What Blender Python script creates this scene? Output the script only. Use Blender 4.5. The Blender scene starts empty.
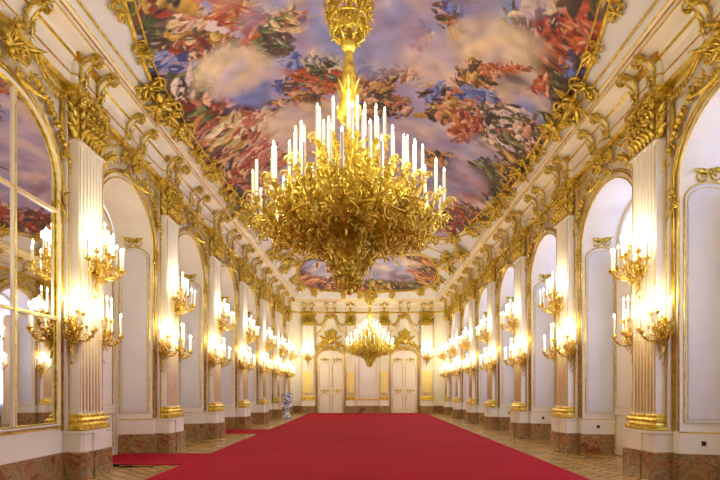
import bpy, math, random
import numpy as np
from mathutils import Vector, Matrix
R = math.radians
PI = math.pi
rnd = random.Random(7)
scn = bpy.context.scene
COL = scn.collection

# ------------------------------------------------------------------ room dimensions (metres)
HW = 5.25          # half width of the room at the wall plane
YE = 33.9          # end wall
YB = -1.5          # wall behind the viewer
PITCH = 3.8
PY = [9.06 + PITCH * k for k in range(-2, 7)]      # pilaster centres: index 0,1 lie beside / behind the viewer
BY = [PY[k] + PITCH / 2 for k in range(0, 9)]      # bay centres; BY[1] = first bay in view (7.16)
ZV, ZT, RV = 7.62, 9.3, 3.5                        # vault springing, crown, cove run
HV, YV = 4.65, 33.3

def vault(x, y):
    dx = HV - abs(x); dy = min(YV - y, 1e3)
    if dx <= 0 or dy <= 0: return ZV
    s = dx + dy - math.sqrt(dx * dx + dy * dy)
    return ZV + (ZT - ZV) * math.sin(PI / 2 * min(s / RV, 1.0))

# ------------------------------------------------------------------ materials
def newmat(name):
    m = bpy.data.materials.new(name); m.use_nodes = True
    nt = m.node_tree; b = nt.nodes['Principled BSDF']
    return m, nt, b
def N(nt, t, **kw):
    n = nt.nodes.new(t)
    for k, v in kw.items(): setattr(n, k, v)
    return n
def ramp(nt, fac, stops, interp='LINEAR'):
    r = N(nt, 'ShaderNodeValToRGB'); r.color_ramp.interpolation = interp
    el = r.color_ramp.elements
    while len(el) < len(stops): el.new(0.5)
    for e, (p, c) in zip(el, stops): e.position = p; e.color = (*c, 1)
    nt.links.new(fac, r.inputs[0]); return r.outputs[0]
def noise(nt, scale, detail=3, coord='Object', rough=.5, vscale=None, dist=0):
    tc = N(nt, 'ShaderNodeTexCoord'); n = N(nt, 'ShaderNodeTexNoise')
    n.inputs['Scale'].default_value = scale; n.inputs['Detail'].default_value = detail
    n.inputs['Roughness'].default_value = rough; n.inputs['Distortion'].default_value = dist
    if vscale:
        mp = N(nt, 'ShaderNodeMapping'); mp.inputs['Scale'].default_value = vscale
        nt.links.new(tc.outputs[coord], mp.inputs[0]); nt.links.new(mp.outputs[0], n.inputs['Vector'])
    else: nt.links.new(tc.outputs[coord], n.inputs['Vector'])
    return n.outputs['Fac']
def bump(nt, b, fac, strength, dist=.02):
    u = N(nt, 'ShaderNodeBump'); u.inputs['Strength'].default_value = strength; u.inputs['Distance'].default_value = dist
    nt.links.new(fac, u.inputs['Height']); nt.links.new(u.outputs[0], b.inputs['Normal'])
def plaster(name, c0, c1, rough=.45):
    m, nt, b = newmat(name); f = noise(nt, 1.3, 4)
    nt.links.new(ramp(nt, f, [(.3, c0), (.7, c1)]), b.inputs['Base Color']); b.inputs['Roughness'].default_value = rough
    return m
M = {}
M['white'] = plaster('white_stucco', (.80, .775, .69), (.86, .835, .75))
M['cool'] = plaster('pale_grey_stucco', (.67, .69, .76), (.74, .755, .80))
M['panel'] = plaster('pale_panel_paint', (.74, .70, .70), (.80, .76, .76), .35)
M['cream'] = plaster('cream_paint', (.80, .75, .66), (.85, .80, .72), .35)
def goldmat(name, c0, c1, rough, met=.92, sc=9):
    m, nt, b = newmat(name); f = noise(nt, sc, 3)
    nt.links.new(ramp(nt, f, [(.3, c0), (.7, c1)]), b.inputs['Base Color'])
    b.inputs['Metallic'].default_value = met; b.inputs['Roughness'].default_value = rough
    return m
M['gold'] = goldmat('gilding', (.58, .40, .04), (.96, .76, .17), .32)
M['gold_orn'] = goldmat('carved_gilding', (.38, .24, .02), (.98, .78, .16), .34, .85, 16)
M['gold_br'] = goldmat('bright_gilt_bronze', (.55, .35, .03), (1.0, .86, .18), .36, .8, 11)
M['gold_sc'] = goldmat('sconce_gilt_bronze', (.36, .20, .02), (.98, .74, .18), .32, .9, 16)
m, nt, b = newmat('red_brown_marble')
f = noise(nt, 2.4, 8, 'Object', .68, None, 1.2)
c = ramp(nt, f, [(.30, (.07, .03, .02)), (.40, (.26, .09, .045)), (.48, (.40, .24, .10)), (.54, (.20, .14, .05)), (.62, (.46, .27, .16)), (.74, (.17, .06, .035))])
nt.links.new(c, b.inputs['Base Color']); b.inputs['Roughness'].default_value = .22; M['marble'] = m
m, nt, b = newmat('red_carpet_pile')
f = noise(nt, 60, 4); f2 = noise(nt, .35, 3)
mx = N(nt, 'ShaderNodeMix', data_type='RGBA'); mx.inputs[0].default_value = .4
nt.links.new(ramp(nt, f, [(.3, (.27, .001, .012)), (.7, (.40, .004, .024))]), mx.inputs[6])
nt.links.new(ramp(nt, f2, [(.35, (.28, .001, .012)), (.65, (.42, .005, .034))]), mx.inputs[7])
nt.links.new(mx.outputs[2], b.inputs['Base Color']); b.inputs['Roughness'].default_value = .95
b.inputs['Specular IOR Level'].default_value = .15; bump(nt, b, f, .3, .006); M['carpet'] = m
# parquet: square star blocks, worn honey oak
m, nt, b = newmat('oak_parquet')
tc = N(nt, 'ShaderNodeTexCoord'); mp = N(nt, 'ShaderNodeMapping'); mp.inputs['Rotation'].default_value = (0, 0, R(45))
br = N(nt, 'ShaderNodeTexBrick'); br.inputs['Scale'].default_value = 2.0; br.offset = .5
br.inputs['Color1'].default_value = (.62, .39, .12, 1); br.inputs['Color2'].default_value = (.40, .24, .07, 1)
br.inputs['Mortar'].default_value = (.10, .055, .02, 1); br.inputs['Mortar Size'].default_value = .03
br.inputs['Brick Width'].default_value = .8; br.inputs['Row Height'].default_value = .4
nt.links.new(tc.outputs['Object'], mp.inputs[0]); nt.links.new(mp.outputs[0], br.inputs['Vector'])
ch = N(nt, 'ShaderNodeTexChecker'); ch.inputs['Scale'].default_value = 1.25
ch.inputs['Color1'].default_value = (1, 1, 1, 1); ch.inputs['Color2'].default_value = (.82, .86, .70, 1)
nt.links.new(mp.outputs[0], ch.inputs['Vector'])
mu = N(nt, 'ShaderNodeMix', data_type='RGBA', blend_type='MULTIPLY'); mu.inputs[0].default_value = 1
nt.links.new(br.outputs['Color'], mu.inputs[6]); nt.links.new(ch.outputs['Color'], mu.inputs[7])
nt.links.new(mu.outputs[2], b.inputs['Base Color']); b.inputs['Roughness'].default_value = .22; M['parquet'] = m
m, nt, b = newmat('mirror_glass'); b.inputs['Metallic'].default_value = 1; b.inputs['Roughness'].default_value = .015
b.inputs['Base Color'].default_value = (.88, .88, .90, 1); M['mirror'] = m
M['gold_pale'] = goldmat('pale_matt_gilding', (.80, .62, .20), (.92, .76, .32), .5, .25)
m, nt, b = newmat('candle_wax'); b.inputs['Base Color'].default_value = (.96, .94, .90, 1); b.inputs['Roughness'].default_value = .35
M['candle'] = m
m, nt, b = newmat('lit_flame_bulb'); b.inputs['Base Color'].default_value = (1, .95, .85, 1)
b.inputs['Emission Color'].default_value = (1, .90, .70, 1); b.inputs['Emission Strength'].default_value = 14
m.cycles.emission_sampling = 'NONE'; M['bulb'] = m
m, nt, b = newmat('black_plastic'); b.inputs['Base Color'].default_value = (.02, .02, .022, 1); b.inputs['Roughness'].default_value = .4; M['black'] = m
m, nt, b = newmat('blue_white_porcelain'); f = noise(nt, 14, 3)
nt.links.new(ramp(nt, f, [(.46, (.80, .83, .88)), (.54, (.10, .17, .42))]), b.inputs['Base Color']); b.inputs['Roughness'].default_value = .15; M['porcelain'] = m
m, nt, b = newmat('window_glass'); nt.nodes.remove(b)
tr = N(nt, 'ShaderNodeBsdfTransparent'); gl = N(nt, 'ShaderNodeBsdfGlossy'); gl.inputs['Roughness'].default_value = .02
ms = N(nt, 'ShaderNodeMixShader'); ms.inputs[0].default_value = .08
nt.links.new(tr.outputs[0], ms.inputs[1]); nt.links.new(gl.outputs[0], ms.inputs[2])
nt.links.new(ms.outputs[0], nt.nodes['Material Output'].inputs[0]); M['glass'] = m
m, nt, b = newmat('fresco_paint'); at = N(nt, 'ShaderNodeAttribute'); at.attribute_name = 'paint'
nt.links.new(at.outputs['Color'], b.inputs['Base Color']); b.inputs['Roughness'].default_value = .7; M['fresco'] = m
m, nt, b = newmat('daylight_diffuser'); nt.nodes.remove(b)
df = N(nt, 'ShaderNodeBsdfDiffuse'); tl = N(nt, 'ShaderNodeBsdfTranslucent'); ms = N(nt, 'ShaderNodeMixShader'); ms.inputs[0].default_value = .6
df.inputs[0].default_value = (.85, .86, .9, 1); tl.inputs[0].default_value = (.80, .84, .95, 1)
nt.links.new(df.outputs[0], ms.inputs[1]); nt.links.new(tl.outputs[0], ms.inputs[2]); nt.links.new(ms.outputs[0], nt.nodes['Material Output'].inputs[0]); M['added_diffuser'] = m  # for the sheets added at the windows to dim the daylight

# ------------------------------------------------------------------ mesh building helpers
def V(*a): return Vector(a)
class MB:
    def __init__(s): s.v = []; s.f = []; s.m = []; s.sm = []
    def face(s, idx, mat=0, smooth=False): s.f.append(tuple(idx)); s.m.append(mat); s.sm.append(smooth)
    def add(s, pts): n = len(s.v); s.v.extend([tuple(p) for p in pts]); return n
    def box(s, x0, x1, y0, y1, z0, z1, mat=0):
        n = s.add([(x0,y0,z0),(x1,y0,z0),(x1,y1,z0),(x0,y1,z0),(x0,y0,z1),(x1,y0,z1),(x1,y1,z1),(x0,y1,z1)])
        for q in ((0,3,2,1),(4,5,6,7),(0,1,5,4),(1,2,6,5),(2,3,7,6),(3,0,4,7)): s.face([n+i for i in q], mat)
    def grid(s, rows, mat=0, smooth=True, closed=False):
        w = len(rows[0]); n = s.add([p for r in rows for p in r])
        for i in range(len(rows)-1):
            for j in range(w if closed else w-1):
                k = (j+1) % w
                s.face([n+i*w+j, n+i*w+k, n+(i+1)*w+k, n+(i+1)*w+j], mat, smooth)
        return n
    def tube(s, pts, r, n=6, mat=0, closed=False, flat=1.0, fn=None):
        pts = [Vector(p) for p in pts]; L = len(pts)
        if isinstance(r, (int, float)): r = [r]*L
        rows = []; up = None
        for i in range(L):
            a = pts[(i-1) % L] if (closed or i > 0) else pts[0]
            c = pts[(i+1) % L] if (closed or i < L-1) else pts[-1]
            t = (c - a)
            t = t.normalized() if t.length > 1e-9 else V(0,0,1)
            if up is None:
                up = Vector(fn) if fn else (V(0,0,1) if abs(t.z) < .9 else V(0,1,0))
            if fn: up = Vector(fn)
            u = (up - t*up.dot(t))
            u = u.normalized() if u.length > 1e-6 else t.orthogonal().normalized()
            w = t.cross(u); up = u
            rows.append([pts[i] + (u*math.cos(2*PI*k/n)*flat + w*math.sin(2*PI*k/n))*r[i] for k in range(n)])
        if closed: rows.append(rows[0])
        b0 = s.grid(rows, mat, True, True)
        if not closed:
            s.face([b0+k for k in range(n)][::-1], mat, True); e = b0+(L-1)*n; s.face([e+k for k in range(n)], mat, True)
    def lathe(s, prof, n=16, c=(0,0,0), mat=0, smooth=True):
        rows = [[(c[0]+r*math.cos(2*PI*k/n), c[1]+r*math.sin(2*PI*k/n), c[2]+z) for k in range(n)] for r, z in prof]
        b0 = s.grid(rows, mat, smooth, True)
        if prof[0][0] > 1e-4: s.face([b0+k for k in range(n)][::-1], mat)
        e = b0+(len(prof)-1)*n
        if prof[-1][0] > 1e-4: s.face([e+k for k in range(n)], mat)
    def blob(s, c, r, n=6, mat=0):
        if isinstance(r, (int, float)): r = (r, r, r)
        rows = []
        for i in range(n//2+1):
            a = -PI/2 + PI*i/(n//2)
            rows.append([(c[0]+r[0]*math.cos(a)*math.cos(2*PI*k/n), c[1]+r[1]*math.cos(a)*math.sin(2*PI*k/n), c[2]+r[2]*math.sin(a)) for k in range(n)])
        s.grid(rows, mat, True, True)
    def leaf(s, p, d, up, L, W, curl=.6, mat=0, n=5):
        # pointed, ribbed, curling leaf with real thickness
        p = Vector(p); d = Vector(d).normalized(); up = Vector(up); up = (up - d*up.dot(d))
        up = up.normalized() if up.length > 1e-6 else d.orthogonal().normalized()
        w = d.cross(up); rows = []
        prof = [.35, .9, 1.0, .72, .4, .06] if n == 5 else [.4, 1.0, .7, .05]
        pos = p.copy(); ang = 0
        for i, k in enumerate(prof):
            dd = d*math.cos(ang) + up*math.sin(ang); uu = up*math.cos(ang) - d*math.sin(ang)
            hw = W*.5*k
            rows.append([pos - w*hw + uu*hw*.1, pos + uu*hw*.55, pos + w*hw + uu*hw*.1, pos - uu*max(hw*.18, L*.015)])
            pos = pos + dd*(L/(len(prof)-1)); ang += curl*1.6/(len(prof)-1)*(1+i*.35)
        s.grid(rows, mat, True, True)
    def spiral(s, c, ax, ay, r0, turns=1.4, tr=.02, mat=0, start=0, n=5, k=.22, lift=None):
        c = Vector(c); ax = Vector(ax).normalized(); ay = Vector(ay).normalized(); pts = []; rr = []
        K = int(10*turns)+2
        for i in range(K):
            t = i/(K-1); a = start + t*turns*2*PI; r = r0*(1-t*(1-k))
            q = c + (ax*math.cos(a)+ay*math.sin(a))*r
            if lift: q = q + Vector(lift)*t
            pts.append(q); rr.append(tr*(1.0-.45*t))
        s.tube(pts, rr, n, mat); s.blob(pts[-1], tr*1.5, 6, mat)
    def cluster(s, c, rad, count, nrm, seed=0, W=.38, lift=.5, mat=0, stretch=(1,1), n=5):
        # rocaille tuft: leaves fanned about a centre, plus small scrolls and buds
        q = random.Random(seed); c = Vector(c); nrm = Vector(nrm).normalized()
        a = nrm.orthogonal().normalized() if abs(nrm.z) > .9 else V(0,0,1).cross(nrm).normalized()
        b = nrm.cross(a)
        for i in range(count):
            t = 2*PI*i/count + q.uniform(-.3,.3)
            d = a*math.cos(t)*stretch[0] + b*math.sin(t)*stretch[1]
            L = rad*q.uniform(.6, 1.05)*d.length
            s.leaf(c + d*rad*.1 + nrm*rad*q.uniform(0,.12), d.normalized() + nrm*lift*q.uniform(.2,1), nrm, L, L*W*q.uniform(.8,1.2), q.uniform(-1.0,.9), mat, n)
        s.blob(c + nrm*rad*.18, rad*.2, 6, mat)
    def garland(s, pts, w, nrm, seed=0, mat=0, step=.09):
        # chain of blossoms and leaves along a polyline
        q = random.Random(seed); pts = [Vector(p) for p in pts]; nrm = Vector(nrm)
        for a, b2 in zip(pts, pts[1:]):
            L = (b2-a).length; k = max(1, int(L/step)); t = (b2-a).normalized(); sd = t.cross(nrm).normalized()
            for i in range(k):
                p = a.lerp(b2, i/k); f = q.uniform(.6, 1.1)
                s.blob(p + nrm*w*.25, w*.33*f, 6, mat)
                for sg in (-1, 1):
                    s.leaf(p, sd*sg + t*q.uniform(-.7,.7) + nrm*.25, nrm, w*f, w*.5, q.uniform(-.4,.7), mat, 3)
    def ublock(s, hw, D, prof, mat=0, ch=.03, mats=None, back=0.0):
        # moulded block standing against a wall: profile of (out, z) swept round three sides
        rows = []
        for o, z in prof:
            h = hw+o; d = D+o
            rows.append([(-h, back, z), (-h, d-ch, z), (-h+ch, d, z), (h-ch, d, z), (h, d-ch, z), (h, back, z)])
        n = s.add([p for r in rows for p in r])
        for i in range(len(rows)-1):
            for j in range(5):
                s.face([n+i*6+j+1, n+i*6+j, n+(i+1)*6+j, n+(i+1)*6+j+1], mats[i] if mats else mat)
            s.face([n+i*6, n+i*6+5, n+(i+1)*6+5, n+(i+1)*6], mats[i] if mats else mat)
        s.face([n+k for k in range(6)], mats[0] if mats else mat)
        e = n+(len(rows)-1)*6; s.face([e+k for k in range(6)][::-1], mats[-1] if mats else mat)
    def mesh(s, name, mats):
        me = bpy.data.meshes.new(name); me.from_pydata(s.v, [], s.f)
        for mm in (mats if isinstance(mats, (list, tuple)) else [mats]): me.materials.append(mm)
        me.polygons.foreach_set('material_index', s.m); me.polygons.foreach_set('use_smooth', s.sm)
        me.update(); return me
def obj(name, mb, mats, parent=None, loc=None, rz=None):
    o = bpy.data.objects.new(name, mb.mesh(name, mats) if isinstance(mb, MB) else mb); COL.objects.link(o)
    if parent: o.parent = parent
    if loc is not None: o.location = loc
    if rz is not None: o.rotation_euler = (0, 0, rz)
    return o
def tag(o, label=None, cat=None, group=None, kind=None):
    if label: o['label'] = label
    if cat: o['category'] = cat
    if group: o['group'] = group
    if kind: o['kind'] = kind
    return o
def thing(name, label, cat, loc=(0,0,0), rz=0, group=None):
    o = bpy.data.objects.new(name, None); COL.objects.link(o); o.empty_display_size = .1
    o.location = loc; o.rotation_euler = (0, 0, rz); return tag(o, label, cat, group)
def struct(name, mb, mats, parent=None, loc=None, rz=None, label=None):
    o = obj(name, mb, mats, parent, loc, rz)
    if not parent: o['kind'] = 'structure'
    if label: o['label'] = label
    return o
def sroot(name, label, loc, rz):
    o = bpy.data.objects.new(name, None); COL.objects.link(o); o.location = loc; o.rotation_euler = (0,0,rz)
    o['kind'] = 'structure'; o['label'] = label; return o
KIDS = {}
def kids(o): return [c for c in bpy.data.objects if c.parent == o]
def cache(root):
    ch = kids(root); return [(c, kids(c)) for c in ch]
def dup(root, tree, loc, rz, label, group=None, scale=None):
    r = root.copy(); COL.objects.link(r); r.location = loc; r.rotation_euler = (0, 0, rz); r['label'] = label
    if group: r['group'] = group
    if scale: r.scale = scale
    for c, gs in tree:
        a = c.copy(); COL.objects.link(a); a.parent = r
        for g in gs:
            b = g.copy(); COL.objects.link(b); b.parent = a
    return r
ORD = ['first', 'second', 'third', 'fourth', 'fifth', 'sixth', 'seventh', 'eighth', 'ninth', 'tenth']
SIDES = [('left', -1), ('right', 1)]
def side_loc(sg, y, z=0, inset=0): return (sg*(HW-inset), y, z)
def side_rot(sg): return R(90)*sg     # local +Y points into the room
def bayname(i):   # i = index into BY
    return ['nearest', 'second', 'third', 'fourth', 'fifth', 'sixth', 'farthest', 'farthest'][i-1]

# ------------------------------------------------------------------ floor, carpet
mb = MB(); mb.box(-6.3, 6.3, YB, YE+.2, -.1, 0); struct('floor', mb, M['parquet'])
cut = []
def carpet():
    mb = MB(); e = 3.82; z = .018
    mb.box(-e, e, 1.0, YE-.75, .0, z)
    mb.box(-5.95, -e, 10.3, 12.1, .0, z); mb.box(-5.95, -e, 17.7, 19.5, .0, z)
    o = obj('carpet', mb, M['carpet']); tag(o, 'long red carpet covering the middle of the parquet, with arms running into the left bays', 'carpet')
carpet()

# ------------------------------------------------------------------ arch outlines (local: u along wall, z up)
def arch(h, spring, rise, z0=0.0, n=20, p=1.0):
    pts = [(-h, z0)]
    pts += [(-h*math.cos(PI*i/n), spring + rise*math.sin(PI*i/n)) for i in range(n+1)]
    return pts + [(h, z0)]
OPH, OPS, OPR = 1.25, 5.0, 1.08         # opening half width, springing, rise
INH, INR, DEP = 1.05, .92, .8           # inner outline at the window plane and its depth
ZW = 7.0
def bay_wall(mb, c, openbay=True, sg=1):
    # one bay of wall face between pilaster axes, in wall-local coordinates with origin at y = c
    A = arch(OPH, OPS, OPR, 0, 20); half = PITCH/2
    if not openbay:
        mb.box(c-half, c+half, -.3, 0, 0, ZW); return
    mb.box(c-half, c-OPH, -.3, 0, 0, ZW); mb.box(c+OPH, c+half, -.3, 0, 0, ZW)
    for (u0, z0), (u1, z1) in zip(A[1:-1], A[2:-1]):
        n = mb.add([(c+u0,0,z0),(c+u1,0,z1),(c+u1,0,ZW),(c+u0,0,ZW)]); mb.face([n,n+1,n+2,n+3])
    B = arch(INH, OPS, INR, 0, 20)
    mb.grid([[(c+u, 0, z) for u, z in A], [(c+u, -DEP, z) for u, z in B]], 0, True)
def build_wall(side, sg):
    mb = MB()
    for i, y in enumerate(BY):
        if y > 33: continue
        u = y if sg > 0 else -y
        bay_wall(mb, u, not (sg < 0 and i == 1))
    a = (PY[-1]) if sg > 0 else -(PY[-1])
    a1 = YE if sg > 0 else -YE
    mb.box(min(a, a1), max(a, a1), -.3, 0, 0, ZW)
    b0 = YB if sg > 0 else -YB; b1 = PY[0] if sg > 0 else -PY[0]
    mb.box(min(b0, b1), max(b0, b1), -.3, 0, 0, ZW)
    if sg < 0: mb.box(-YE, -YB, -DEP-.3, -DEP-.07, 0, ZW)
    struct('wall_' + side, mb, M['white'], None, (sg*HW, 0, 0), side_rot(sg))
for side, sg in SIDES: build_wall(side, sg)
mb = MB(); mb.box(-HW-.3, HW+.3, YE, YE+.3, 0, ZW+.1); 
for sg in (-1, 1):      # rounded upper corners closing under the cornice
    P = [(sg*(HW+.1), YE+.1)] + [(sg*(HW-.9+.92*math.cos(PI/2*i/8)), YE-.9+.92*math.sin(PI/2*i/8)) for i in range(9)]
    a = mb.add([(x, y, 6.745) for x, y in P]); b = mb.add([(x, y, 7.0) for x, y in P]); mb.face(range(a, a+10)); mb.face(range(b, b+10))
    for i in range(10): mb.face([a+i, a+(i+1) % 10, b+(i+1) % 10, b+i])
struct('wall_far', mb, M['white'])
mb = MB(); mb.box(-HW-.3, HW+.3, YB-.3, YB, 0, 9.6); struct('wall_back', mb, M['cream'])

# marble baseboards between the pedestals and on the reveals
def baseboard(side, sg):
    mb = MB()
    def strip(u0, y0, u1, y1, t=.03, z0=0, z1=.48, mat=0):
        a = V(u0, y0, 0); b = V(u1, y1, 0); d = (b-a).normalized(); nrm = V(-d.y, d.x, 0)
        n = mb.add([(a.x,a.y,z0),(b.x,b.y,z0),(b.x+nrm.x*t,b.y+nrm.y*t,z0),(a.x+nrm.x*t,a.y+nrm.y*t,z0),
                    (a.x,a.y,z1),(b.x,b.y,z1),(b.x+nrm.x*t,b.y+nrm.y*t,z1),(a.x+nrm.x*t,a.y+nrm.y*t,z1)])
        for q in ((0,3,2,1),(4,5,6,7),(0,1,5,4),(1,2,6,5),(2,3,7,6),(3,0,4,7)): mb.face([n+k for k in q], mat)
    for i, y in enumerate(BY):
        if y > 33: continue
        c = y if sg > 0 else -y
        if sg < 0 and i == 1:
            strip(c-1.4, 0, c+1.4, 0); strip(c-1.4, 0, c+1.4, 0, .02, .48, .92, 1); strip(c-1.4, 0, c+1.4, 0, .035, .90, .93, 2); continue
        strip(c-1.4, 0, c-OPH, 0); strip(c+OPH, 0, c+1.4, 0)
        strip(c-1.4, 0, c-OPH, 0, .02, .48, .84, 1); strip(c+OPH, 0, c+1.4, 0, .02, .48, .84, 1)
        strip(c-OPH, .02, c-INH, -DEP+.06); strip(c+INH, -DEP+.06, c+OPH, .02)
        strip(c-OPH, .02, c-INH, -DEP+.06, .018, .48, .84, 1); strip(c+INH, -DEP+.06, c+OPH, .02, .018, .48, .84, 1)
        strip(c-OPH, .02, c-INH, -DEP+.06, .028, .83, .85, 2); strip(c+INH, -DEP+.06, c+OPH, .02, .028, .83, .85, 2)
    u0 = PY[-1]+.5; u1 = YE-.02
    if sg < 0: u0, u1 = -u1, -u0
    strip(u0, 0, u1, 0); strip(u0, 0, u1, 0, .02, .48, .84, 1)
    struct('baseboard_' + side, mb, [M['marble'], M['white'], M['gold']], None, (sg*HW, 0, 0), side_rot(sg))
for side, sg in SIDES: baseboard(side, sg)
mb = MB()
for a, b_ in ((-5.2, -4.5), (-3.5, -3.42), (-1.52, -1.5), (-.76, .76), (1.5, 1.52), (3.42, 3.5), (4.5, 5.2)):
    mb.box(a, b_, YE-.03, YE, 0, .48, 0); mb.box(a, b_, YE-.02, YE, .48, .84, 1)
struct('baseboard_far', mb, [M['marble'], M['white']])

# ------------------------------------------------------------------ entablature and cornice: one moulding swept round three sides
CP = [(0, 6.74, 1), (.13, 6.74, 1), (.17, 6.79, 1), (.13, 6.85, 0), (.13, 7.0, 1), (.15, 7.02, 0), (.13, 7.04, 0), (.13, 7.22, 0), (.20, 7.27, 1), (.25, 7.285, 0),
      (.27, 7.35, 0), (.34, 7.37, 2), (.48, 7.41, 2), (.50, 7.43, 1), (.515, 7.46, 0), (.515, 7.53, 1), (.54, 7.545, 0), (.575, 7.575, 1), (.59, 7.60, 0), (.59, 7.66, 1), (.62, 7.68, 1), (.62, 7.70, 0), (.52, 7.74, 0)]  # cream corona segments carry the warm lamp glow as painted colour
def cornice():
    mb = MB(); rc = .9; rows = []
    for o, z, mt in CP:
        r = rc - o; h = HW - o; row = []
        row.append((-h, YB, z))
        for i in range(9):
            a = PI - PI/2*i/8
            row.append((-(HW-rc) + r*math.cos(a), (YE-rc) + r*math.sin(a), z))
        for i in range(9):
            a = PI/2 - PI/2*i/8
            row.append(((HW-rc) + r*math.cos(a), (YE-rc) + r*math.sin(a), z))
        row.append((h, YB, z)); rows.append(row)
    w = len(rows[0]); n = mb.add([p for r_ in rows for p in r_])
    for i in range(len(rows)-1):
        for j in range(w-1):
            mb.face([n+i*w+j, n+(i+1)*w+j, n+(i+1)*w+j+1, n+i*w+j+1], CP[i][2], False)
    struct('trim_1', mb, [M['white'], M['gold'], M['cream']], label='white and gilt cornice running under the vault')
cornice()

# ------------------------------------------------------------------ vaulted ceiling
def ceiling():
    mb = MB(); rows = []
    ys = [YB + (YV-YB)*i/90 for i in range(80)]; y9 = ys[-1]
    ys += [y9 + (YV-y9)*(1-(1-i/24)**2) for i in range(1, 25)]
    xs = [-HV-.15] + [-HV*math.cos(PI*i/56) for i in range(57)] + [HV+.15]; ys.append(YV+.2)
    for y in ys: rows.append([(x, y, vault(x, y)) for x in xs])
    mb.grid(rows, 0, True)
    struct('ceiling', mb, M['cool'])
ceiling()

# ------------------------------------------------------------------ plan position on the vault of a direction seen from eye height
EYE = V(0, 0, 1.55)
def on_vault(px, py):
    dx = (px-367.5)/500; dz = (390-py)/500
    lo, hi = 1.0, 60.0
    for _ in range(50):
        t = (lo+hi)/2
        x, y, z = dx*t, t, 1.55+dz*t
        if abs(x) > HV or y > YV or z > vault(x, y): hi = t
        else: lo = t
    return (dx*lo, lo)
def smooth_loop(ctrl, n=10):
    out = []; L = len(ctrl)
    for i in range(L):
        p0, p1, p2, p3 = (Vector(ctrl[(i+k) % L]) for k in (-1, 0, 1, 2))
        for j in range(n):
            t = j/n
            out.append(.5*((2*p1) + (p2-p0)*t + (2*p0-5*p1+4*p2-p3)*t*t + (3*p1-p0-3*p2+p3)*t**3))
    return out
def vnorm(x, y):
    e = .02
    return V(-(vault(x+e,y)-vault(x-e,y))/(2*e), -(vault(x,y+e)-vault(x,y-e))/(2*e), 1).normalized() * -1
def onv(x, y, d=0):
    p = V(x, y, vault(x, y)); return p + vnorm(x, y)*d

# outline of the large painting in plan (metres)
half_main = [(4.35, 3.0), (4.3, 5.5), (3.95, 7.6), (4.08, 8.35), (4.18, 8.85), (4.30, 9.5), (4.40, 10.3), (4.44, 11.5), (4.47, 13), (4.45, 14.7), (4.38, 16.6), (4.25, 18.2), (4.08, 19.9), (3.6, 22.2), (2.5, 23.8), (1.2, 24.5)]
MAIN = smooth_loop([(x, y) for x, y in half_main] + [(-x, y) for x, y in half_main[::-1]] + [(-3.2, 1.2), (0, .5), (3.2, 1.2)], 8)
half_far = [(0, 27.85), (1.5, 27.4), (2.7, 26.55), (3.3, 26.35), (3.7, 26.8), (3.97, 27.8), (4.05, 29.6), (3.82, 31.6), (3.15, 32.5), (1.5, 32.75), (0, 32.85)]
FAR = smooth_loop([(x, y) for x, y in half_far] + [(-x, y) for x, y in half_far[1:-1][::-1]], 6)

def inside(loop, X, Y):
    ins = np.zeros(X.shape, bool); n = len(loop)
    for i in range(n):
        x0, y0 = loop[i]; x1, y1 = loop[(i+1) % n]
        if y0 == y1: continue
        c = ((y0 > Y) != (y1 > Y)) & (X < (x1-x0)*(Y-y0)/(y1-y0) + x0)
        ins ^= c
    return ins
nr = np.random.RandomState(5)
def vnoise(X, Y, seed, octs=4, sx=1.0, sy=1.0):
    out = np.zeros(X.shape); amp = 1; tot = 0
    for o in range(octs):
        g = np.random.RandomState(seed+o).rand(64, 64); k = 2**o
        a = (X*sx*k + 100) ; b = (Y*sy*k + 100)
        ia = np.floor(a).astype(int); ib = np.floor(b).astype(int); fa = a-ia; fb = b-ib
        fa = fa*fa*(3-2*fa); fb = fb*fb*(3-2*fb)
        G = lambda p, q: g[p % 64, q % 64]
        v = (G(ia,ib)*(1-fa)+G(ia+1,ib)*fa)*(1-fb) + (G(ia,ib+1)*(1-fa)+G(ia+1,ib+1)*fa)*fb
        out += amp*v; tot += amp; amp *= .55
    return out/tot
def lin(c): return np.array([((v/255)/12.92 if v/255 < .04045 else ((v/255+.055)/1.055)**2.4) for v in c])
def stroke(C, xs, ys, cx, cy, rx, ry, ang, col, soft=.35, k=1.0):
    ca, sa = math.cos(ang), math.sin(ang); rm = max(rx, ry)*1.25
    i0, i1 = np.searchsorted(xs, (cx-rm, cx+rm)); j0, j1 = np.searchsorted(ys, (cy-rm, cy+rm))
    if i1 <= i0 or j1 <= j0: return
    dx = (xs[i0:i1]-cx)[None, :]; dy = (ys[j0:j1]-cy)[:, None]
    u = (dx*ca+dy*sa)/rx; v = (-dx*sa+dy*ca)/ry + .45*u*u
    a = k*np.clip((1-(u*u+v*v))/soft, 0, 1)[..., None]
    tone = (1 + .35*np.clip(v, -1, 1) + .12*np.sin(u*9))[..., None]
    S = C[j0:j1, i0:i1]; C[j0:j1, i0:i1] = S*(1-a) + (lin(col)[None, None, :]*tone)*a
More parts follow.
